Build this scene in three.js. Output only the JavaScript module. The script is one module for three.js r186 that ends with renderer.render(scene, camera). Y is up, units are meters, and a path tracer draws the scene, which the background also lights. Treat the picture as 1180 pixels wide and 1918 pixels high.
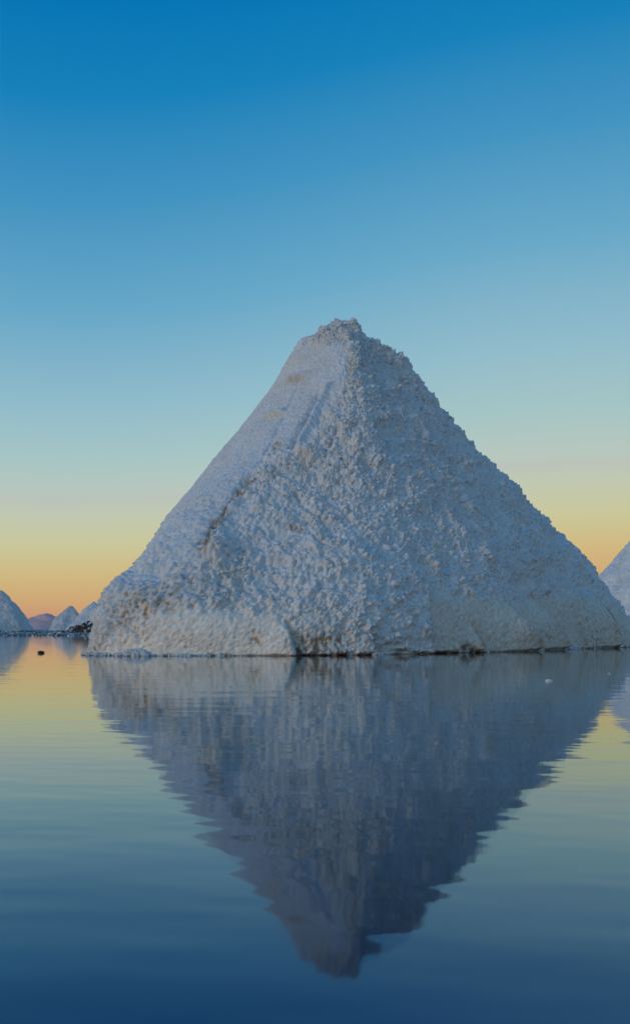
import * as THREE from 'three';
import { mergeGeometries } from 'three/addons/utils/BufferGeometryUtils.js';
import { ImprovedNoise } from 'three/addons/math/ImprovedNoise.js';

// ---------------------------------------------------------------- camera, sky, sun, exposure
const scene = new THREE.Scene();
const EYE = 0.177;                                   // metres above the water
const FOCAL = 1750, HORIZON = 1179, PW = 1180, PH = 1918;   // the lens, in pixels of the photograph
const camera = new THREE.PerspectiveCamera(2 * Math.atan(PH / 2 / FOCAL) * 180 / Math.PI, 629 / 1024, 0.02, 40000);
camera.position.set(0, EYE, 0);
camera.setViewOffset(629, 1024, 0, -(HORIZON / PH - 0.5) * 1024, 629, 1024);
camera.updateProjectionMatrix();

const lin = (c) => c.map((v) => { v /= 255; return v <= 0.04045 ? v / 12.92 : ((v + 0.055) / 1.055) ** 2.4; });
const clamp = (x, a = 0, b = 1) => Math.min(b, Math.max(a, x));
const smooth = (a, b, x) => { const t = clamp((x - a) / (b - a)); return t * t * (3 - 2 * t); };
const mix = (a, b, t) => a + (b - a) * t;
const R = Math.PI / 180;

// dusk sky: colour by tangent of the elevation; a warm band on the horizon all round, blue above
const SKY = [
  [0.000, [208, 145, 124]], [0.012, [211, 155, 121]], [0.029, [211, 170, 118]], [0.055, [210, 187, 130]], [0.085, [203, 200, 155]], [0.11, [196, 201, 174]],
  [0.140, [185, 200, 190]], [0.185, [164, 197, 198]], [0.238, [146, 188, 203]], [0.342, [104, 168, 200]], [0.460, [66, 147, 193]],
  [0.570, [22, 129, 186]], [0.674, [3, 117, 181]], [0.9, [0, 113, 178]], [1.6, [0, 108, 174]], [4, [0, 104, 170]],
].map(([t, c]) => [t, lin(c)]);
function skyColor(t) {
  let k = 0;
  while (k < SKY.length - 2 && t > SKY[k + 1][0]) k++;
  const [a, p] = SKY[k], [b, q] = SKY[k + 1], f = clamp((t - a) / (b - a));
  return [0, 1, 2].map((c) => mix(p[c], q[c], f));
}
{
  const W = 512, H = 1024, data = new Float32Array(W * H * 4);
  for (let j = 0; j < H; j++) {
    const el = ((j + 0.5) / H - 0.5) * Math.PI;
    for (let i = 0; i < W; i++) {
      const az = ((i + 0.5) / W - 0.5) * 2 * Math.PI;
      const x = Math.cos(az), z = Math.sin(az);                       // -z is ahead, +x to the right
      const t = Math.max(0, Math.tan(Math.min(el, 1.45)));
      const side = Math.atan2(x, -z), glow = smooth(-0.32, 0.25, side) * smooth(2.6, 1.2, side);   // the pale part of the sky stands a little higher to the right
      const behind = smooth(0.35, 1, 0.5 - 0.5 * Math.cos(Math.atan2(x, -z) + 2.5 + Math.PI));          // the sun has gone down behind the viewer: its side of the sky is brighter low down
      const c = skyColor(Math.max(0, t - glow * 0.032 * smooth(0.0, 0.08, t) - (glow * 0.052 - 0.02) * smooth(0.08, 0.4, t))).map((v, k) => v * (1 + [1.2, 1.05, 0.85][k] * behind * smooth(0.55, 0.1, t)));
      data.set([c[0], c[1], c[2], 1], (j * W + i) * 4);
    }
  }
  const sky = new THREE.DataTexture(data, W, H, THREE.RGBAFormat, THREE.FloatType);
  sky.mapping = THREE.EquirectangularReflectionMapping; sky.magFilter = THREE.LinearFilter; sky.needsUpdate = true;
  scene.background = sky; scene.environment = sky;
}
const sun = new THREE.DirectionalLight(new THREE.Color().setRGB(1, 0.70, 0.46), 0.78);   // the last low light, from behind the camera on the left
sun.position.set(-0.78, 0.15, 0.6).multiplyScalar(60);
sun.castShadow = true; sun.shadow.radius = 22; sun.shadow.mapSize.set(2048, 2048);
Object.assign(sun.shadow.camera, { left: -30, right: 30, top: 30, bottom: -30, near: 1, far: 160 });
scene.add(sun);
const renderer = new THREE.WebGLRenderer({ antialias: true });
renderer.toneMapping = THREE.LinearToneMapping; renderer.toneMappingExposure = 1; renderer.shadowMap.enabled = true;
scene.fog = new THREE.FogExp2(new THREE.Color(1.0, 0.72, 0.66), 0.000015);

// ---------------------------------------------------------------- helpers
let seed = 7;
const rnd = () => { seed = (seed + 0x6d2b79f5) | 0; let t = Math.imul(seed ^ (seed >>> 15), 1 | seed); t = (t + Math.imul(t ^ (t >>> 7), 61 | t)) ^ t; return ((t ^ (t >>> 14)) >>> 0) / 4294967296; };
const IN = new ImprovedNoise(), noise = (x, y, z) => IN.noise(x + 91.3, y + 17.7, z + 53.1);
const fbm = (x, y, z, n = 4) => { let s = 0, a = 0.5; for (let i = 0; i < n; i++) { s += a * noise(x, y, z); x *= 2.03; y *= 2.03; z *= 2.03; a *= 0.5; } return s; };
const hash = (x, y, z, k) => { let h = Math.imul(x, 374761393) ^ Math.imul(y, 668265263) ^ Math.imul(z, 2147483629 | 0) ^ Math.imul(k, 1274126177); h = Math.imul(h ^ (h >>> 13), 1274126177); h ^= h >>> 16; return (h >>> 0) / 4294967296; };
// rounded lumps: 1 on a lump's top, 0 in the cracks between lumps
function lumps(x, y, z) {
  const ix = Math.floor(x), iy = Math.floor(y), iz = Math.floor(z); let d = 9, best = 0;
  for (let a = -1; a <= 1; a++) for (let b = -1; b <= 1; b++) for (let c = -1; c <= 1; c++) {
    const X = ix + a, Y = iy + b, Z = iz + c, h0 = hash(X, Y, Z, 1);
    const dx = X + h0 - x, dy = Y + hash(X, Y, Z, 2) - y, dz = Z + hash(X, Y, Z, 3) - z;
    const r = 0.55 + 0.75 * hash(X, Y, Z, 4), q = (dx * dx + dy * dy + dz * dz) / (r * r);
    if (q < d) { d = q; best = r; }
  }
  return Math.max(0, 1 - d) * best;
}
const used = new Map();
function numbered(name) { const n = used.get(name) || 0; used.set(name, n + 1); return n ? name + '_' + String(n).padStart(3, '0') : name; }
function tag(o, label, category, group) { o.userData.label = label; o.userData.category = category; if (group) o.userData.group = group; return o; }
function add(name, geometry, material, parent = scene) {
  const m = new THREE.Mesh(geometry, material); m.name = parent === scene ? numbered(name) : name; m.castShadow = m.receiveShadow = true; parent.add(m); return m;
}
function thing(name, label, category, x, y, z, group) {
  const g = new THREE.Group(); g.name = numbered(name); g.position.set(x, y, z); scene.add(g); return tag(g, label, category, group);
}
const at = (px, py, d) => new THREE.Vector3((px - 590) / FOCAL * d, EYE - (py - HORIZON) / FOCAL * d, -d);   // a place at that distance
function spline(xs, ys, x) {                                           // smooth, without overshoot
  const n = xs.length; if (x <= xs[0]) return ys[0]; if (x >= xs[n - 1]) return ys[n - 1];
  let k = 0; while (x > xs[k + 1]) k++;
  const slope = (i) => { if (i <= 0 || i >= n - 1) return i <= 0 ? (ys[1] - ys[0]) / (xs[1] - xs[0]) : (ys[n - 1] - ys[n - 2]) / (xs[n - 1] - xs[n - 2]); const a = (ys[i] - ys[i - 1]) / (xs[i] - xs[i - 1]), b = (ys[i + 1] - ys[i]) / (xs[i + 1] - xs[i]); return a * b <= 0 ? 0 : 2 * a * b / (a + b); };
  const h = xs[k + 1] - xs[k], t = (x - xs[k]) / h, m0 = slope(k) * h, m1 = slope(k + 1) * h;
  return (2 * t ** 3 - 3 * t * t + 1) * ys[k] + (t ** 3 - 2 * t * t + t) * m0 + (-2 * t ** 3 + 3 * t * t) * ys[k + 1] + (t ** 3 - t * t) * m1;
}

const saltMaterial = new THREE.MeshStandardMaterial({ vertexColors: true, roughness: 0.85 });
const clumpMaterial = new THREE.MeshStandardMaterial({ color: 0xffffff, roughness: 0.85 });
const SALT = [0.575, 0.62, 0.665], FRESH = [0.82, 0.79, 0.74], GREY = [0.57, 0.555, 0.52], BROWN = [0.30, 0.20, 0.10], MUD = [0.035, 0.025, 0.02];

// ---------------------------------------------------------------- ground, water, hills
const shoreAt = (az) => 27.5 + 2.2 * noise(Math.cos(az) * 9, Math.sin(az) * 9, 3) + 0.7 * noise(Math.cos(az) * 60, Math.sin(az) * 60, 8);
function groundHeight(x, z) {
  const r = Math.hypot(x, z), az = Math.atan2(x, -z), s = r - shoreAt(az);
  let y = s < 0 ? Math.max(-0.25, s * 0.04) : 0.072 * smooth(0, 2.2, s);
  y += s > -1 ? 0.018 * fbm(x * 1.3, 5, z * 1.3, 3) * smooth(-1, 1, s) * smooth(120, 60, r) : 0;
  return y - smooth(70, 400, r) * 0.03;
}
{
  const radii = [0]; for (let r = 4; r < 24; r += 2) radii.push(r); for (let r = 24; r < 75; r += 0.35) radii.push(r); for (let r = 75; r < 12000; r *= 1.12) radii.push(r); radii.push(12000);
  const N = 720, pos = [], col = [], idx = [];
  radii.forEach((r, j) => {
    for (let i = 0; i <= N; i++) {
      const az = -Math.PI + (i / N) * 2 * Math.PI, x = r * Math.sin(az), z = -r * Math.cos(az), y = groundHeight(x, z);
      pos.push(x, y, z);
      const w = clamp(0.5 + 1.3 * fbm(x * 0.7, 2, z * 0.7, 3)) * smooth(0.0, 0.07, y), far = smooth(90, 500, r);
      const c = [mix(0.085, 0.34, w), mix(0.095, 0.35, w), mix(0.115, 0.37, w)].map((v) => mix(v, 0.2, far));
      col.push(...c);
      if (j && i) { const a = j * (N + 1) + i, b = a - N - 1; idx.push(b - 1, a - 1, a, b - 1, a, b); }
    }
  });
  const g = new THREE.BufferGeometry(); g.setAttribute('position', new THREE.Float32BufferAttribute(pos, 3)); g.setAttribute('color', new THREE.Float32BufferAttribute(col, 3)); g.setIndex(idx); g.computeVertexNormals();
  add('salt_flat_ground', g, new THREE.MeshStandardMaterial({ vertexColors: true, roughness: 0.8 })).userData.kind = 'structure';
}
// ripples: long low crests lying across the view, a periodic sum of waves
function rippleTexture(N, tileX, tileZ, waves) {
  const h = new Float32Array(N * N), W = [];
  for (let k = 0; k < waves.n; k++) {
    const len = waves.min * Math.pow(waves.max / waves.min, rnd()), dir = (rnd() + rnd() + rnd() - 1.5) * waves.spread;
    const kx = Math.round(Math.sin(dir) / len * tileX), kz = Math.max(1, Math.round(Math.cos(dir) / len * tileZ));
    W.push([kx, kz, rnd() * 6.283, Math.pow(1 / Math.hypot(kx / tileX, kz / tileZ), waves.power) * (0.5 + rnd())]);
  }
  for (const [kx, kz, ph, a] of W) {
    const cx = new Float32Array(N), sx = new Float32Array(N); for (let i = 0; i < N; i++) { cx[i] = Math.cos(6.2831853 * kx * i / N); sx[i] = Math.sin(6.2831853 * kx * i / N); }
    for (let j = 0; j < N; j++) { const c = Math.cos(6.2831853 * kz * j / N + ph) * a, s = Math.sin(6.2831853 * kz * j / N + ph) * a; for (let i = 0; i < N; i++) h[j * N + i] += c * cx[i] - s * sx[i]; }
  }
  let m = 0; for (const v of h) m = Math.max(m, Math.abs(v));
  const data = new Float32Array(N * N * 4); for (let i = 0; i < N * N; i++) { const v = 0.5 + 0.5 * h[i] / m; data[i * 4] = data[i * 4 + 1] = data[i * 4 + 2] = v; data[i * 4 + 3] = 1; }
  const t = new THREE.DataTexture(data, N, N, THREE.RGBAFormat, THREE.FloatType); t.wrapS = t.wrapT = THREE.RepeatWrapping; t.magFilter = THREE.LinearFilter; t.needsUpdate = true; return t;
}
{
  const bump = rippleTexture(1024, 5, 3, { n: 110, min: 0.028, max: 0.36, spread: 0.6, power: 1.05 });
  bump.repeat.set(1 / 5, 1 / 3);
  const water = new THREE.MeshPhysicalMaterial({ color: new THREE.Color().setRGB(0.0, 0.028, 0.13), metalness: 1, specularColor: new THREE.Color().setRGB(0.86, 1, 1), roughness: 0.04, clearcoat: 0.26, clearcoatRoughness: 0.03, bumpMap: bump, bumpScale: 0.0012 });
  const g = new THREE.CircleGeometry(60, 128); g.rotateX(-Math.PI / 2);
  const p = g.attributes.position, uv = g.attributes.uv; for (let i = 0; i < p.count; i++) uv.setXY(i, p.getX(i), -p.getZ(i));
  const m = add('water', g, water); m.userData.kind = 'structure';
}
{ // far range of pale reddish rock; pink alpenglow and haze put into its colour
  const N = 500, M = 36, pos = [], idx = [], D = 9000;
  for (let j = 0; j <= M; j++) for (let i = 0; i <= N; i++) {
    const px = -700 + i / N * 1500, d = D - (j / M - 0.5) * 2600, x = (px - 590) / FOCAL * D * (1 + (j / M - 0.5) * 0.1);
    const u = Math.abs(j / M - 0.45) / 0.55;
    let top = 12 + 4 * fbm(px * 0.012, 1, 0, 3) + 15 * Math.exp(-(((px - 86) / 24) ** 2)) + 8 * Math.exp(-(((px - 62) / 22) ** 2)) + 12 * Math.exp(-(((px + 180) / 90) ** 2)) + 10 * Math.exp(-(((px - 300) / 120) ** 2)) - 7 * smooth(100, 125, px) * smooth(260, 200, px);
    let y = top / FOCAL * D * Math.pow(clamp(1 - u), 0.8);
    y *= 1 + 0.5 * fbm(px * 0.05, j * 0.13, 4, 4); y += -3;
    pos.push(x, y, -D - (d - D) * 0.22);
    if (j && i) { const a = j * (N + 1) + i, b = a - N - 1; idx.push(b - 1, b, a, b - 1, a, a - 1); }
  }
  const g = new THREE.BufferGeometry(); g.setAttribute('position', new THREE.Float32BufferAttribute(pos, 3)); g.setIndex(idx); g.computeVertexNormals();
  add('hills', g, new THREE.MeshStandardMaterial({ color: new THREE.Color().setRGB(0.8, 0.47, 0.46), roughness: 1, side: THREE.DoubleSide })).userData.kind = 'structure';
}

// ---------------------------------------------------------------- the large salt pyramid
const CX = 0.25, CZ = -8.6;                                            // its axis
const HY = [-0.2, 0, 0.12, 0.35, 0.6, 0.9, 1.3, 1.7, 2.1, 2.45, 2.7, 2.84, 2.91, 2.95, 2.965];
const PROFILES = [                                                     // radius at those heights, by direction (0 faces the viewer, 90 right)
  [-180, [2.5, 2.48, 2.4, 2.2, 1.9, 1.55, 1.22, 0.9, 0.63, 0.45, 0.34, 0.22, 0.08]],
  [-135, [2.4, 2.4, 2.35, 2.15, 1.88, 1.55, 1.22, 0.9, 0.63, 0.47, 0.37, 0.24, 0.1]],
  [-90, [2, 2, 1.98, 1.88, 1.72, 1.51, 1.225, 0.9, 0.62, 0.46, 0.36, 0.17, 0.07]],
  [-60, [2.22, 2.22, 2.16, 1.98, 1.78, 1.49, 1.13, 0.785, 0.51, 0.375, 0.295, 0.18, 0.07]],
  [-48, [2.5, 2.5, 2.44, 2.23, 1.97, 1.55, 1.1, 0.74, 0.47, 0.345, 0.27, 0.185, 0.07]],
  [-38, [2.83, 2.82, 2.75, 2.48, 2.15, 1.62, 1.13, 0.73, 0.46, 0.335, 0.26, 0.19, 0.07]],
  [-15, [2.37, 2.37, 2.3, 2.1, 1.84, 1.49, 1.16, 0.79, 0.53, 0.375, 0.28, 0.22, 0.1]],
  [0, [2.2, 2.19, 2.15, 1.98, 1.74, 1.42, 1.15, 0.85, 0.59, 0.41, 0.3, 0.18, 0.08]],
  [8, [2.03, 2.02, 1.98, 1.86, 1.63, 1.36, 1.12, 0.87, 0.62, 0.435, 0.31, 0.15, 0.07]],
  [20, [1.82, 1.82, 1.78, 1.66, 1.49, 1.25, 1.02, 0.78, 0.545, 0.37, 0.26, 0.14, 0.07]],
  [40, [1.7, 1.7, 1.67, 1.57, 1.42, 1.18, 0.93, 0.69, 0.47, 0.315, 0.22, 0.13, 0.07]],
  [60, [1.72, 1.71, 1.68, 1.59, 1.45, 1.23, 0.97, 0.72, 0.5, 0.335, 0.24, 0.14, 0.08]],
  [80, [1.95, 1.94, 1.9, 1.8, 1.65, 1.42, 1.14, 0.87, 0.63, 0.435, 0.3, 0.17, 0.1]],
  [97, [2.5, 2.47, 2.4, 2.27, 2.09, 1.79, 1.41, 1.06, 0.79, 0.515, 0.29, 0.14, 0.07]],
  [113, [3.6, 3.5, 3.22, 2.95, 2.66, 2.18, 1.63, 1.205, 0.895, 0.575, 0.31, 0.15, 0.07]],
  [135, [3.1, 3.05, 2.9, 2.6, 2.3, 1.85, 1.45, 1.07, 0.77, 0.53, 0.35, 0.22, 0.1]],
  [180, [2.5, 2.48, 2.4, 2.2, 1.9, 1.55, 1.22, 0.9, 0.63, 0.45, 0.34, 0.22, 0.08]],
].map(([a, r]) => [a * R, [r[0] + 0.12, ...r, 0]]);
const AZ = PROFILES.map((p) => p[0]);
const profileOf = (th) => HY.map((_, k) => spline(AZ, PROFILES.map((p) => p[1][k]), th));
const wrapAngle = (a) => Math.atan2(Math.sin(a), Math.cos(a));
// where a ray of the photograph meets the smooth body, as (direction, height): only used to read off where its features are
const bodyCache = new Map();
function radiusAt(th, y) { const k = Math.round(th * 400); if (!bodyCache.has(k)) bodyCache.set(k, profileOf(k / 400)); return spline(HY, bodyCache.get(k), y); }
function hit(px, py) {
  for (let d = 5.6; d < 11; d += 0.004) {
    const p = at(px, py, d), th = Math.atan2(p.x - CX, p.z - CZ);
    if (p.y < 2.96 && Math.hypot(p.x - CX, p.z - CZ) <= radiusAt(th, p.y)) return { th, y: p.y, x: p.x, z: p.z };
  }
  const d = 8.6, p = at(px, py, d); return { th: p.x < CX ? -95 * R : 105 * R, y: p.y, x: p.x, z: p.z };
}
const line = (pts) => pts.map(([x, y]) => hit(x, y));
function toLine(L, x, y, z) {                                          // [distance, side (positive: to the right), share along]
  let best = 1e9, side = 0, along = 0;
  for (let i = 0; i < L.length - 1; i++) {
    const a = L[i], b = L[i + 1], ux = b.x - a.x, uy = b.y - a.y, uz = b.z - a.z, vx = x - a.x, vy = y - a.y, vz = z - a.z;
    const t = clamp((vx * ux + vy * uy + vz * uz) / (ux * ux + uy * uy + uz * uz)), d = Math.hypot(vx - t * ux, vy - t * uy, vz - t * uz);
    if (d < best) { best = d; along = (i + t) / (L.length - 1); side = Math.sign(vx * -uy + vy * ux) || 1; }
  }
  return [best, side, along];
}
// areas on its surface, as polygons in (direction x 1.5 m, height)
const area = (pts) => pts.map((p) => (p.th !== undefined ? [p.th * 1.5, p.y] : (([h]) => [h.th * 1.5, h.y])([hit(p[0], p[1])])));
function inArea(P, th, y) {                                            // signed distance, positive inside
  const x = th * 1.5; let inside = false, d = 1e9;
  for (let i = 0, j = P.length - 1; i < P.length; j = i++) {
    const [ax, ay] = P[j], [bx, by] = P[i];
    if ((by > y) !== (ay > y) && x < (ax - bx) * (y - by) / (ay - by) + bx) inside = !inside;
    const t = clamp(((x - ax) * (bx - ax) + (y - ay) * (by - ay)) / ((bx - ax) ** 2 + (by - ay) ** 2 + 1e-9)); d = Math.min(d, Math.hypot(x - ax - t * (bx - ax), y - ay - t * (by - ay)));
  }
  return inside ? d : -d;
}
const SMOOTH_FACE = area([[605, 640], [648, 640], [652, 690], [638, 740], [600, 790], [572, 850], [505, 862], [455, 905], [405, 975], [378, 1040], [300, 1055], { th: -75 * R, y: 0.75 }, { th: -150 * R, y: 0.75 }, { th: -150 * R, y: 2.8 }, { th: -80 * R, y: 2.85 }]);
const CUT_LEFT = area([[285, 1150], [420, 1148], [532, 1158], [556, 1240], [170, 1240], [230, 1190]]);
const CUT_RIGHT = area([[806, 1118], [960, 1128], [1030, 1120], [1110, 1118], { th: 111 * R, y: 0.3 }, { th: 112 * R, y: -0.1 }, [806, 1240]]);
const COARSE = area([[395, 1030], [475, 1020], [490, 1100], [420, 1130], [385, 1100]]);
const STEPS = [[[[944, 1125], [954, 1150], [966, 1180], [984, 1212]], 0.17], [[[994, 1112], [1008, 1140], [1022, 1172], [1039, 1212]], 0.18], [[[1098, 1095], [1108, 1122], [1124, 1160], [1143, 1210]], 0.17], [[[878, 1165], [896, 1222]], 0.07], [[[800, 1112], [806, 1224]], 0.06], [[[530, 1152], [545, 1190], [558, 1228]], 0.07], [[[690, 1165], [700, 1226]], 0.065], [[[600, 1120], [640, 1170]], 0.0]].map(([p, a]) => [line(p), a]);
const LEDGES = [[[530, 715], [582, 708]], [[486, 783], [541, 776]], [[550, 846], [568, 853], [598, 854]]].map(line);
const GROOVES = [[[[602, 722], [588, 760], [566, 800], [546, 838]], 0.03, 0.055], [[[563, 716], [552, 735], [535, 770], [518, 812], [498, 850]], 0.022, 0.026], [[[636, 796], [608, 842]], 0.026, 0.036], [[[478, 796], [452, 850], [430, 890]], 0.02, 0.01]].map(([p, w, a]) => [line(p), w, a]);
const BERMS = [[[[618, 728], [600, 765], [580, 802], [560, 840]], 0.028, 0.045], [[[536, 726], [520, 750], [500, 772]], 0.03, 0.0]].map(([p, w, a]) => [line(p), w, a]);
const SCARP = line([[470, 898], [440, 935], [412, 972], [396, 1005], [384, 1036]]);
const CREASES = [[[555, 925], [580, 955], [604, 972]], [[225, 1165], [255, 1180], [262, 1200]], [[690, 815], [735, 832]]].map(line);
const STAINS = [[520, 836, 18, 14, 0.9], [512, 888, 11, 11, 1], [575, 868, 34, 14, 0.5], [552, 986, 12, 6, 1], [440, 1076, 22, 10, 0.7], [345, 1086, 30, 10, 0.6], [300, 1110, 70, 22, 0.55], [250, 1130, 55, 22, 0.75], [240, 1165, 60, 30, 0.5], [180, 1200, 20, 20, 0.55], [348, 1192, 9, 12, 0.8], [478, 1194, 11, 14, 1], [590, 1204, 36, 14, 0.9], [650, 1200, 50, 14, 0.6], [1112, 1192, 24, 16, 0.8], [1090, 1150, 30, 30, 0.4], [728, 830, 16, 6, 0.8], [660, 690, 8, 20, 0.6], [1010, 1190, 22, 14, 0.3]]
  .map(([x, y, a, b, k]) => { const h = hit(x, y), s = Math.hypot(h.x, h.z) / FOCAL; return { ...h, a: a * s * 1.15, b: b * s * 1.25, k }; });
const UNDERCUTS = [[[552, 1226], [620, 1226], [696, 1225]], [[802, 1223], [850, 1222], [898, 1221]]].map(line);
const BUMPS = [[666, 618, 0.06, 0.06], [604, 630, 0.08, 0.035], [553, 668, 0.07, 0.02], [215, 1098, 0.16, 0.05], [810, 745, 0.1, 0.03], [1078, 1035, 0.09, 0.03], [745, 675, 0.08, 0.02], [900, 850, 0.08, 0.02], [430, 1050, 0.2, 0.03], [620, 1040, 0.3, 0.03], [830, 890, 0.25, 0.03], [730, 820, 0.14, -0.04], [660, 970, 0.2, -0.03], [300, 1070, 0.15, -0.03], [980, 1030, 0.25, 0.03]].map(([x, y, r, a]) => ({ ...hit(x, y), r, a }));

function roughness(th, y) {
  if (Math.abs(th) > 2.3) return 0.8;
  let r = 1;
  const w = 0.14 * fbm(th * 7, y * 5, 2, 3) + 0.05 * noise(th * 30, y * 20, 5);   // uneven edges
  r -= 0.93 * smooth(-0.05, 0.06, inArea(SMOOTH_FACE, th, y) + w);
  if (th < 0.1 && y < 1.2) r = mix(r, 0.5, 0.7 * smooth(-0.2, 0.5, -th - 0.2));
  if (y < 0.75) r -= 0.85 * smooth(-0.05, 0.05, inArea(CUT_LEFT, th, y) + w * 0.6) + 0.86 * smooth(-0.07, 0.04, inArea(CUT_RIGHT, th, y) + w * 0.8);
  r = Math.max(r, 0.04);
  return clamp(r + 0.9 * smooth(-0.06, 0.08, inArea(COARSE, th, y) + w), 0, 1.6);
}
function sculpt(x, y, z, th, rough) {                                  // [push outwards in metres, stain and pit shade, mud]
  let d = 0.08 * fbm(x * 0.9, y * 0.9, z * 0.9, 2) + (0.012 + 0.045 * Math.min(1, rough)) * fbm(x * 3.1, y * 3.1, z * 3.1, 3);
  const warpX = 0.05 * noise(x * 6, y * 6, z * 6), warpY = 0.05 * noise(x * 6 + 40, y * 6, z * 6);
  const vary = clamp(0.7 + 1.5 * fbm(x * 2.6 + 9, y * 2.6, z * 2.6, 3), 0.2, 1.4), vary2 = clamp(0.8 + 1.9 * fbm(x * 7 + 3, y * 7, z * 7 + 8, 2), 0.25, 1.6);
  const kx = 0.012 * noise(x * 23, y * 23, z * 23), ky = 0.012 * noise(x * 23 + 9, y * 23 + 5, z * 23);
  const X = x + warpX, Y = y + warpY;
  const l1 = lumps(X * 8 + 3, Y * 6.5, z * 8), l2 = lumps(X * 17, Y * 15 + 7, z * 17), l3 = lumps((x + kx) * 31 + 1, (y + ky) * 29, (z - kx) * 31 + 5);
  const l4 = lumps(x * 66, y * 62 + 3, z * 66);
  d += rough * (vary * (0.020 * l1 + 0.026 * l2 * vary2) + 0.028 * l3 * vary2) + 0.008 * l3 + (0.009 + 0.010 * rough) * l4 - rough * 0.055 - 0.009;
  d += Math.min(1, rough) * 0.026 * fbm(x * 5.5 + y * 3.2, y * 1.7 - x * 1.2, z * 5.5, 3);   // runs down the slope
  let stain = 0, mud = 0;
  if (z > CZ - 1.6) {
    for (const [L, a] of STEPS) { const [q, s, t] = toLine(L, x, y, z); if (q < 0.5 && a) { const w = s < 0 ? Math.exp(-q / 0.3) : 0; if (s < 0) stain += 0.3 * Math.exp(-q / 0.07) * smooth(0.3, 0.8, t) * clamp(0.5 + 1.5 * noise(x * 25, y * 25, z * 25)); if (s > 0) { d -= 0.6 * a * Math.exp(-q / 0.035) * smooth(0, 0.25, t) * smooth(1, 0.96, t); stain += 0.35 * Math.exp(-q / 0.03) * smooth(0.1, 0.5, t) * clamp(0.4 + 1.5 * noise(x * 25, y * 25, z * 25)); } d += a * smooth(0, 0.8, t) * mix(w, 0, s < 0 ? 0 : 1) * smooth(0, 0.014, s < 0 ? q : 0) * (t > 0.001 && t < 0.999 ? 1 : Math.exp(-q / 0.05)); } }
    for (const L of LEDGES) { const [q, s, t] = toLine(L, x, y, z); if (q < 0.16) { const above = y - mix(L[0].y, L[L.length - 1].y, t), in0 = smooth(0, 0.35, t + 0.15 * noise(x * 20, y * 20, 1)) * smooth(1, 0.7, t + 0.15 * noise(x * 18, y * 20, 4)), up = above + 0.012 * noise(x * 22, 3, z * 22); if (up > 0) { d += 0.05 * in0 * smooth(0.10, 0.0, up) * smooth(0.0, 0.012, up);  } else d -= 0.03 * in0 * smooth(-0.05, 0, up); } }
    for (const [L, w, a] of GROOVES) { const [q, s, t] = toLine(L, x, y, z); if (q < 0.15) d -= a * Math.exp(-((q / w) ** 2)) * smooth(0, 0.15, t) * (0.8 + 0.6 * noise(x * 14, y * 14, z * 14)); }
    for (const [L, w, a] of BERMS) { const [q] = toLine(L, x, y, z); if (q < 0.15) d += a * Math.exp(-((q / w) ** 2)); }
    { const [q, s, t] = toLine(SCARP, x, y, z); if (q < 0.4) { const wob = q * s + 0.03 * noise(x * 18, y * 18, z * 18); d += 0.05 * (wob > 0 ? Math.exp(-wob / 0.2) * smooth(0, 0.02, wob) : 0) - 0.02 * Math.exp(-(((wob + 0.02) / 0.03) ** 2)); stain += 1.3 * Math.exp(-(((wob + 0.01) / 0.045) ** 2)) * clamp(0.55 + 2.0 * noise(x * 22, y * 22, z * 22)); } }
    for (const L of CREASES) { const [q] = toLine(L, x, y, z); if (q < 0.1) d -= 0.025 * Math.exp(-((q / 0.018) ** 2)); }
    for (const b of BUMPS) { const q = Math.hypot(x - b.x, y - b.y, z - b.z) / b.r; if (q < 2.5) d += b.a * Math.exp(-q * q); }
    const grain = noise(x * 34, y * 26, z * 34) + 0.6 * noise(x * 70, y * 60, z * 70), patch = clamp(grain * 1.6 + 0.05);
    for (const s of STAINS) { const q = Math.hypot((x - s.x) / s.a, (y - s.y) / s.b, (z - s.z) / s.a); if (q < 2) { const k = s.k * Math.exp(-q * q); stain += k * patch * 1.4 + k * 0.12; d -= 0.014 * k * patch; } }
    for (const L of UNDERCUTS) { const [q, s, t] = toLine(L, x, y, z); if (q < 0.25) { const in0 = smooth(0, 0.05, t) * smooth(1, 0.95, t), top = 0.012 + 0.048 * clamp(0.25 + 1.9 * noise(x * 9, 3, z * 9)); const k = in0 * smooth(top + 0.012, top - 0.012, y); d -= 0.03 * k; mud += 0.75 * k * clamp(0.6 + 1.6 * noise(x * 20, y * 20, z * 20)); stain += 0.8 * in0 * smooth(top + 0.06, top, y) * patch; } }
    stain += 0.10 * clamp(fbm(x * 4, y * 4, z * 4, 3) * 3) * patch + 0.22 * smooth(0.3, 0.05, y) * patch;
  }
  mud += smooth(0.016, 0.002, y + 0.012 * noise(x * 12, 7, z * 12)) * 0.75;
  stain += 0.75 * rough * clamp(0.9 - 1.6 * l3 - 0.9 * l2) * clamp(0.45 + 2.0 * noise(x * 4.5, y * 4.5, z * 4.5 + 20));     // brown dirt in the deepest gaps, darkened further to stand in for pit shade
  return [d, clamp(stain), clamp(mud), l1];
}
const heapPoints = [];                                                 // places for loose clumps, filled while the body is built
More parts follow.
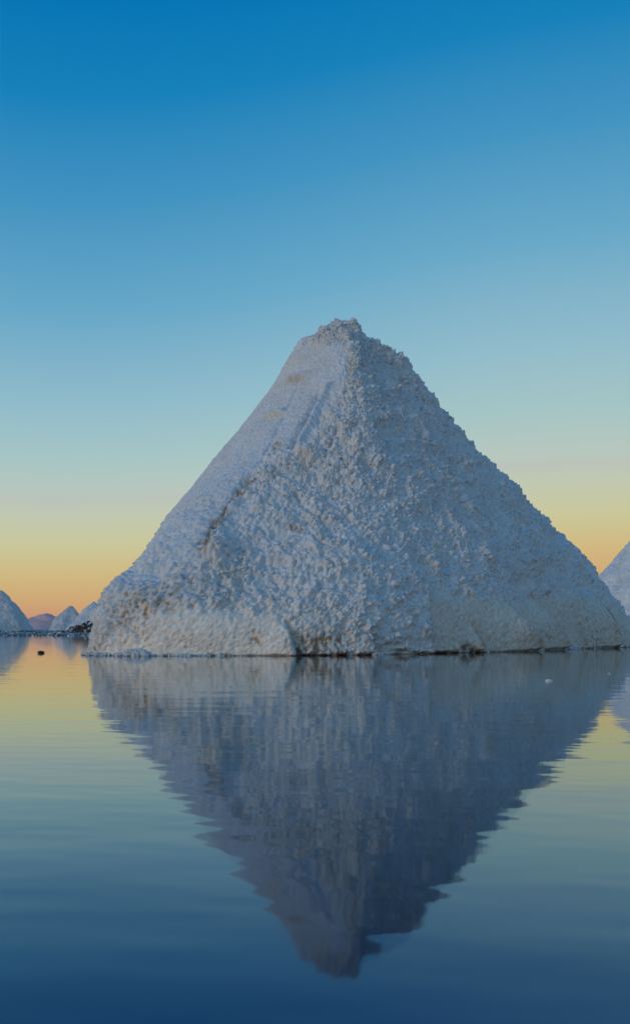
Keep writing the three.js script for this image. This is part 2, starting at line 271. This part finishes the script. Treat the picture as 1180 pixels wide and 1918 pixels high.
function bigHeap() {
  const cols = []; { let a = -112 * R; const front = 1240, back = 150; for (let i = 0; i <= front; i++) cols.push(a + i / front * (124 + 112) * R); for (let i = 1; i < back; i++) cols.push(124 * R + i / back * (124) * R); }
  const rows = 500, ref = HY.map((_, k) => (PROFILES[6][1][k] + PROFILES[13][1][k]) / 2), U = [];
  { const fine = []; let s = 0; for (let i = 0; i <= 2000; i++) { const y = mix(HY[0], HY[HY.length - 1], i / 2000), r = spline(HY, ref, y); if (i) s += Math.hypot(y - fine[i - 1][1], r - fine[i - 1][2]); fine.push([s, y, r]); } let k = 0; for (let j = 0; j <= rows; j++) { const want = s * j / rows; while (k < 2000 && fine[k][0] < want) k++; U.push(fine[k][1]); } }
  const n = cols.length, pos = new Float32Array((rows + 1) * n * 3), col = new Float32Array((rows + 1) * n * 3), idx = [];
  cols.forEach((a, i) => {
    const th = wrapAngle(a), P = profileOf(th), P2 = profileOf(wrapAngle(a + 0.02));
    for (let j = 0; j <= rows; j++) {
      const y = U[j], r = spline(HY, P, y), rx = spline(HY, P2, y), dy = 0.03, rd = (spline(HY, P, y + dy) - spline(HY, P, y - dy)) / (2 * dy);
      const sx = Math.sin(a), cz = Math.cos(a), x = CX + r * sx, z = CZ + r * cz;
      // outward normal of the smooth body
      const dr = (rx - r) / 0.02, tx = dr * sx + r * cz, tz = dr * cz - r * sx; let nx = tz === 0 && tx === 0 ? sx : -tz, nz = tx; if (nx * sx + nz * cz < 0) { nx = -nx; nz = -nz; }
      const l = Math.hypot(nx, nz) || 1; nx /= l; nz /= l; let ny = clamp(-rd, -0.2, 8) * (nx * sx + nz * cz); if (y > 2.925) ny = Math.max(ny, 4 * smooth(2.925, 2.96, y)); const m = Math.hypot(1, ny); nx /= m; nz /= m; ny /= m;
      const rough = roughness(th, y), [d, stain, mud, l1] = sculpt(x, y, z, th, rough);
      const o = (j * n + i) * 3; pos[o] = x + nx * d; pos[o + 1] = y + ny * d; pos[o + 2] = z + nz * d;
      const tone = 1 + 0.16 * fbm(x * 5, y * 5, z * 5, 4) + 0.13 * noise(x * 45, y * 45, z * 45) + 0.20 * (hash(i, j, 3, 2) - 0.5), fleck = smooth(0.34, 0.5, noise(x * 52, y * 48, z * 52)) * clamp(0.35 + 1.6 * noise(x * 6, y * 6, z * 6)), damp = mix(1, 0.95, smooth(0.35, 0.1, y + 0.1 * noise(x * 3, 1, z * 3)));
      const cutL = y < 0.7 && th < 0.4 && th > -1.2 ? smooth(-0.12, 0.1, inArea(CUT_LEFT, th, y)) : 0, cutR = y < 0.7 && th > 0.2 && th < 2.2 ? smooth(-0.1, 0.08, inArea(CUT_RIGHT, th, y)) : 0;
      const own = [0, 1, 2].map((c) => mix(mix(SALT[c], FRESH[c], cutL), GREY[c], cutR));
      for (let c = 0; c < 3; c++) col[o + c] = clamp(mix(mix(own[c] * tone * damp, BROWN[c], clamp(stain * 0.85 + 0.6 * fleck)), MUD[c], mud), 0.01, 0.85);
      if (i < 1241 && y > 0.02 && mud < 0.2 && hash(i, j, 5, 9) < 0.05 * clamp(rough - 0.2)) heapPoints.push([pos[o], pos[o + 1], pos[o + 2], nx, ny, nz, rough, stain, tone]);
    }
  });
  for (let j = 0; j < rows; j++) for (let i = 0; i < n; i++) { const b = j * n + i, c = j * n + (i + 1) % n; idx.push(b, c, c + n, b, c + n, b + n); }
  for (let k = 0; k < pos.length; k += 3) { pos[k] -= CX; pos[k + 2] -= CZ; }
  const g = new THREE.BufferGeometry(); g.setAttribute('position', new THREE.BufferAttribute(pos, 3)); g.setAttribute('color', new THREE.BufferAttribute(col, 3)); g.setIndex(idx); g.computeVertexNormals(); return g;
}
function clumpGeometry(k, detail = 1) {                                // a knobbly lump of salt crystals
  const g = new THREE.IcosahedronGeometry(1, detail), p = g.attributes.position;
  for (let i = 0; i < p.count; i++) { const x = p.getX(i), y = p.getY(i), z = p.getZ(i), f = 0.78 + 0.5 * noise(x * 1.7 + k * 9, y * 1.7, z * 1.7) + 0.3 * noise(x * 3.4, y * 3.4 + k * 5, z * 3.4); p.setXYZ(i, x * f, y * f, z * f); }
  g.computeVertexNormals(); return g;
}
const M4 = new THREE.Matrix4(), Q = new THREE.Quaternion(), E3 = new THREE.Euler(), V = new THREE.Vector3(), S3 = new THREE.Vector3(), C3 = new THREE.Color();
function clumpsOf(name, list, geometry, material, parent) {            // list of [x, y, z, size, tone or colour]
  const m = new THREE.InstancedMesh(geometry, material, list.length); m.name = name; m.userData.kind = 'stuff'; m.castShadow = m.receiveShadow = true;
  list.forEach(([x, y, z, s, c], i) => {
    Q.setFromEuler(E3.set(rnd() * 6.28, rnd() * 6.28, rnd() * 6.28)); M4.compose(V.set(x, y, z), Q, S3.set(s * (0.7 + 0.6 * rnd()), s * (0.7 + 0.6 * rnd()), s * (0.7 + 0.6 * rnd()))); m.setMatrixAt(i, M4);
    m.setColorAt(i, Array.isArray(c) ? C3.setRGB(...c) : C3.setRGB(SALT[0] * c, SALT[1] * c, SALT[2] * c));
  });
  parent.add(m); return m;
}
{
  const heap = thing('salt_pyramid', 'large rough salt pyramid rising from the water, nearest and tallest of all', 'salt pyramid', CX, 0, CZ);
  add('salt_body', bigHeap(), saltMaterial, heap);
  const sets = [[], [], []];
  for (const [x, y, z, nx, ny, nz, rough, stain, tone] of heapPoints) {
    const s = 0.005 + 0.014 * Math.pow(rnd(), 3) * clamp(rough, 0.4, 1.5), e = 0, own = 0.92 + 0.16 * rnd();
    sets[Math.floor(rnd() * 3)].push([x - CX + nx * e, y + ny * e, z - CZ + nz * e, s, [0, 1, 2].map((c) => mix(SALT[c] * tone * own, BROWN[c], stain * 0.7))]);
  }
  sets.forEach((list, k) => clumpsOf('salt_clumps', list, clumpGeometry(k), clumpMaterial, heap));
  // crust along the waterline
  const crust = [];
  for (let k = 0; k < 1300; k++) {
    const th = (-60 + 178 * rnd()) * R, px = CX + radiusAt(th, 0.02) * Math.sin(th), pz = CZ + radiusAt(th, 0.02) * Math.cos(th);
    if (UNDERCUTS.some((L) => toLine(L, px, 0.02, pz)[0] < 0.05)) continue;
    const dense = clamp(0.25 + 1.8 * noise(px * 3.5, 11, pz * 3.5)); if (rnd() > dense) continue;
    const out = 0.01 + 0.05 * rnd() * rnd() * dense, s = 0.005 + 0.016 * rnd() * rnd() * (0.5 + dense);
    crust.push([px - CX + out * Math.sin(th), 0.002 + s * 0.4 * rnd(), pz - CZ + out * Math.cos(th), s, 0.85 + 0.25 * rnd()]);
  }
  for (const [a, b, n, s0] of [[[955, 1213], [1065, 1212], 200, 0.03], [[1100, 1211], [1140, 1211], 60, 0.018], [[696, 1226], [712, 1225], 30, 0.02], [[166, 1228], [205, 1229], 170, 0.026], [[228, 1229], [284, 1230], 220, 0.026]]) {
    const A = hit(...a), B = hit(...b);
    for (let k = 0; k < n; k++) { const t = rnd(), th = mix(A.th, B.th, t), hump = Math.sin(Math.PI * t), out = 0.005 + 0.06 * rnd(), s = s0 * (0.35 + 0.75 * rnd() * rnd()); const r = radiusAt(th, 0.02) + out; crust.push([r * Math.sin(th), (0.005 + 0.055 * hump * rnd() * (1 - out / 0.08)) * (s0 / 0.026), r * Math.cos(th), s, 0.8 + 0.25 * rnd()]); }
  }
  clumpsOf('salt_crust', crust, clumpGeometry(8), clumpMaterial, heap).userData.label = 'pale crust of salt clumps along the waterline';
}

// ---------------------------------------------------------------- the other salt pyramids
function smallHeap(opt) {
  const { h, r, n = 220, rows = 130, sx = 1, ridge = [], k = 0, low = -0.1, flat = 0.12 } = opt, pos = [], col = [], idx = [];
  for (let j = 0; j <= rows; j++) for (let i = 0; i < n; i++) {
    const a = i / n * 2 * Math.PI, t = j / rows;
    const y0 = mix(low, h, t), s = clamp(1 - y0 / h), sq = 1 + 0.10 * Math.cos(4 * a + k);
    let rr = r * sq * (Math.pow(s, 0.97) * (1 - flat) + flat * Math.pow(s, 0.35)) * (y0 < 0.12 ? 1 : 1);
    for (const [ra, w, amp] of ridge) { const da = wrapAngle(a - ra * R) / (w * R); rr += amp * Math.exp(-da * da) * Math.sin(Math.PI * clamp(s * 1.05)); }
    if (s < 0.02) rr *= s / 0.02;
    let x = rr * Math.sin(a) * sx, z = rr * Math.cos(a), y = y0;
    const d = 0.16 * fbm(x * 0.8 + k * 7, y * 0.8, z * 0.8, 3) + 0.05 * lumps(x * 5 + k, y * 4, z * 5) + 0.03 * lumps(x * 11, y * 10 + k, z * 11) + 0.022 * lumps(x * 23 + k, y * 22, z * 23) + 0.05 * noise(x * 3, y * 0.7, z * 3 + k) - 0.05;
    x += d * 0.7 * Math.sin(a); z += d * 0.7 * Math.cos(a); y += d * 0.6 * smooth(low, 0.3, y0);
    pos.push(x, y, z);
    const patch = clamp(noise(x * 9, y * 9, z * 9) * 2), stain = clamp(smooth(0.5, 0.0, y) * patch * 0.5 + 0.25 * clamp(fbm(x * 3, y * 3, z * 3, 2) * 2) * patch), mud = opt.mud ? smooth(opt.mud, opt.mud * 0.3, y + 0.06 * noise(x * 4, 2, z * 4)) : 0, tone = 1 + 0.35 * fbm(x * 3, y * 1.2, z * 3 + k, 4) + 0.25 * (hash(i, j, k, 6) - 0.5);
    for (let c = 0; c < 3; c++) col.push(clamp(mix(mix(SALT[c] * tone * (opt.tone || 1), BROWN[c], stain), MUD[c], mud), 0.01, 0.85));
    if (j < rows) { const b = j * n + i, c = j * n + (i + 1) % n; idx.push(b, c, c + n, b, c + n, b + n); }
  }
  const g = new THREE.BufferGeometry(); g.setAttribute('position', new THREE.Float32BufferAttribute(pos, 3)); g.setAttribute('color', new THREE.Float32BufferAttribute(col, 3)); g.setIndex(idx); g.computeVertexNormals(); return g;
}
function farHeap(label, px, d, base, opt) {
  const x = (px - 590) / FOCAL * d, g = thing('salt_pyramid', label, 'salt pyramid', x, base, -d, 'smaller salt pyramids in the distance');
  add('salt_body', smallHeap(opt), saltMaterial, g);
  const list = []; for (let k = 0; k < 160; k++) { const a = rnd() * 6.28, rr = opt.r * (0.98 + 0.16 * rnd()); list.push([rr * Math.sin(a) * (opt.sx || 1), 0.0 + 0.02 * rnd(), rr * Math.cos(a), 0.02 + 0.05 * rnd() * rnd(), rnd() < 0.4 ? MUD.map((v) => v * 2) : 0.9]); }
  clumpsOf('salt_crust', list, clumpGeometry(3), clumpMaterial, g);
}
farHeap('grey salt pyramid cut by the left edge of the picture, leftmost of all', 3, 44, 0.06, { tone: 0.8, h: 1.92, r: 1.55, k: 1, ridge: [[60, 40, 0.12]], mud: 0.07, flat: 0.04 });
farHeap('small round topped salt pyramid with a shoulder on its left, beside the pink mountain', 133, 60, 0.07, { tone: 0.78, h: 1.62, r: 1.45, k: 2, ridge: [[-75, 30, 0.22]], mud: 0.06, flat: 0.1 });
farHeap('small pale salt pyramid behind the dark rubble, touching the outline of the large pyramid', 176, 52, 0.07, { tone: 0.92, h: 1.66, r: 1.5, k: 4, mud: 0.06, flat: 0.03 });
farHeap('light salt pyramid cut by the right edge of the picture, behind the large pyramid', 1292, 20, -0.02, { h: 3.3, r: 2.95, k: 5, n: 620, rows: 330, low: -0.3, flat: 0.1 });

// ---------------------------------------------------------------- rubble, stones and crust on the shore and in the water
{
  const c = at(166, 1187, 31), pile = thing('rubble_pile', 'pile of dark mud and white rubble on the far shore beside the large pyramid', 'rubble pile', c.x, groundHeight(c.x, c.z) - 0.01, c.z);
  const mudList = [], saltList = [];
  for (let k = 0; k < 260; k++) { const u = rnd() * 2 - 1, v = rnd() * 2 - 1, top = 0.42 * Math.max(0, 1 - Math.abs(u)) * (1 - 0.5 * v * v), y = top * Math.pow(rnd(), 0.7), s = 0.03 + 0.06 * rnd() * rnd(), p = [u * 0.85, y, v * 0.3, s]; if (rnd() < 0.55 - 0.15 * (y > 0.15)) mudList.push([...p, [0.05 + 0.05 * rnd(), 0.035, 0.03]]); else saltList.push([...p, 0.55 + 0.4 * rnd()]); }
  const base = new THREE.SphereGeometry(1, 40, 20), p = base.attributes.position; for (let i = 0; i < p.count; i++) { const x = p.getX(i), y = p.getY(i), z = p.getZ(i), f = 1 + 0.35 * noise(x * 3, y * 3, z * 3); p.setXYZ(i, x * 0.72 * f, y * 0.27 * f, z * 0.3 * f); } base.computeVertexNormals();
  add('mud_core', base, new THREE.MeshStandardMaterial({ color: new THREE.Color().setRGB(0.05, 0.04, 0.035), roughness: 0.9 }), pile);
  clumpsOf('mud_clods', mudList, clumpGeometry(4), clumpMaterial, pile); clumpsOf('salt_blocks', saltList, clumpGeometry(5), clumpMaterial, pile);
}
{
  const list = [];
  for (let k = 0; k < 5200; k++) {
    const az = (-26 + 52 * rnd()) * R, q = rnd(), r = shoreAt(az) - 0.5 + 9 * q * q, x = r * Math.sin(az), z = -r * Math.cos(az);
    if (noise(x * 1.1, 4, z * 1.1) < -0.1 - 0.2 * rnd()) continue;
    const s = 0.010 + 0.035 * Math.pow(rnd(), 3), dark = rnd() < 0.55; list.push([x, Math.max(0, groundHeight(x, z)) + s * 0.15, z, s, dark ? [0.09, 0.08, 0.08] : 0.75 + 0.35 * rnd()]);
  }
  const m = clumpsOf('shore_crust', list, clumpGeometry(6), clumpMaterial, scene); tag(m, 'broken salt crust and dark mud clods strewn along the far shore', 'salt crust');
}
function stone(label, px, py, d, w, h, color, k, category = 'stone', name = 'stone') {
  const g = clumpGeometry(k, 4); g.scale(w, h, w * 0.7); const p = at(px, py, d), m = add(name, g, new THREE.MeshStandardMaterial({ color: new THREE.Color().setRGB(...color), roughness: 0.6 }));
  m.position.set(p.x, h * 0.25, p.z); return tag(m, label, category);
}
stone('small dark stone standing alone out of the yellow water, left of the large pyramid', 78, 1224, EYE * FOCAL / 44.5, 0.028, 0.016, [0.03, 0.03, 0.032], 1);
stone('tiny dark clod in the water just before the far shore, below the pink mountain', 68, 1191, 25.8, 0.075, 0.03, [0.06, 0.05, 0.05], 2);
stone('tiny dark clod just right of a wider one, in front of the far shore', 77, 1191, 25.6, 0.04, 0.022, [0.06, 0.05, 0.05], 3);
stone('small bluish white fleck of salt crust floating on the reflection of the right face', 1027, 1276, EYE * FOCAL / 97, 0.014, 0.006, [0.7, 0.72, 0.75], 4, 'salt crust', 'floating_crust');
stone('thin faint fleck of salt crust floating close to the right edge of the reflection', 1140, 1262, EYE * FOCAL / 83.5, 0.006, 0.003, [0.6, 0.62, 0.65], 5, 'salt crust', 'floating_crust');

renderer.render(scene, camera);
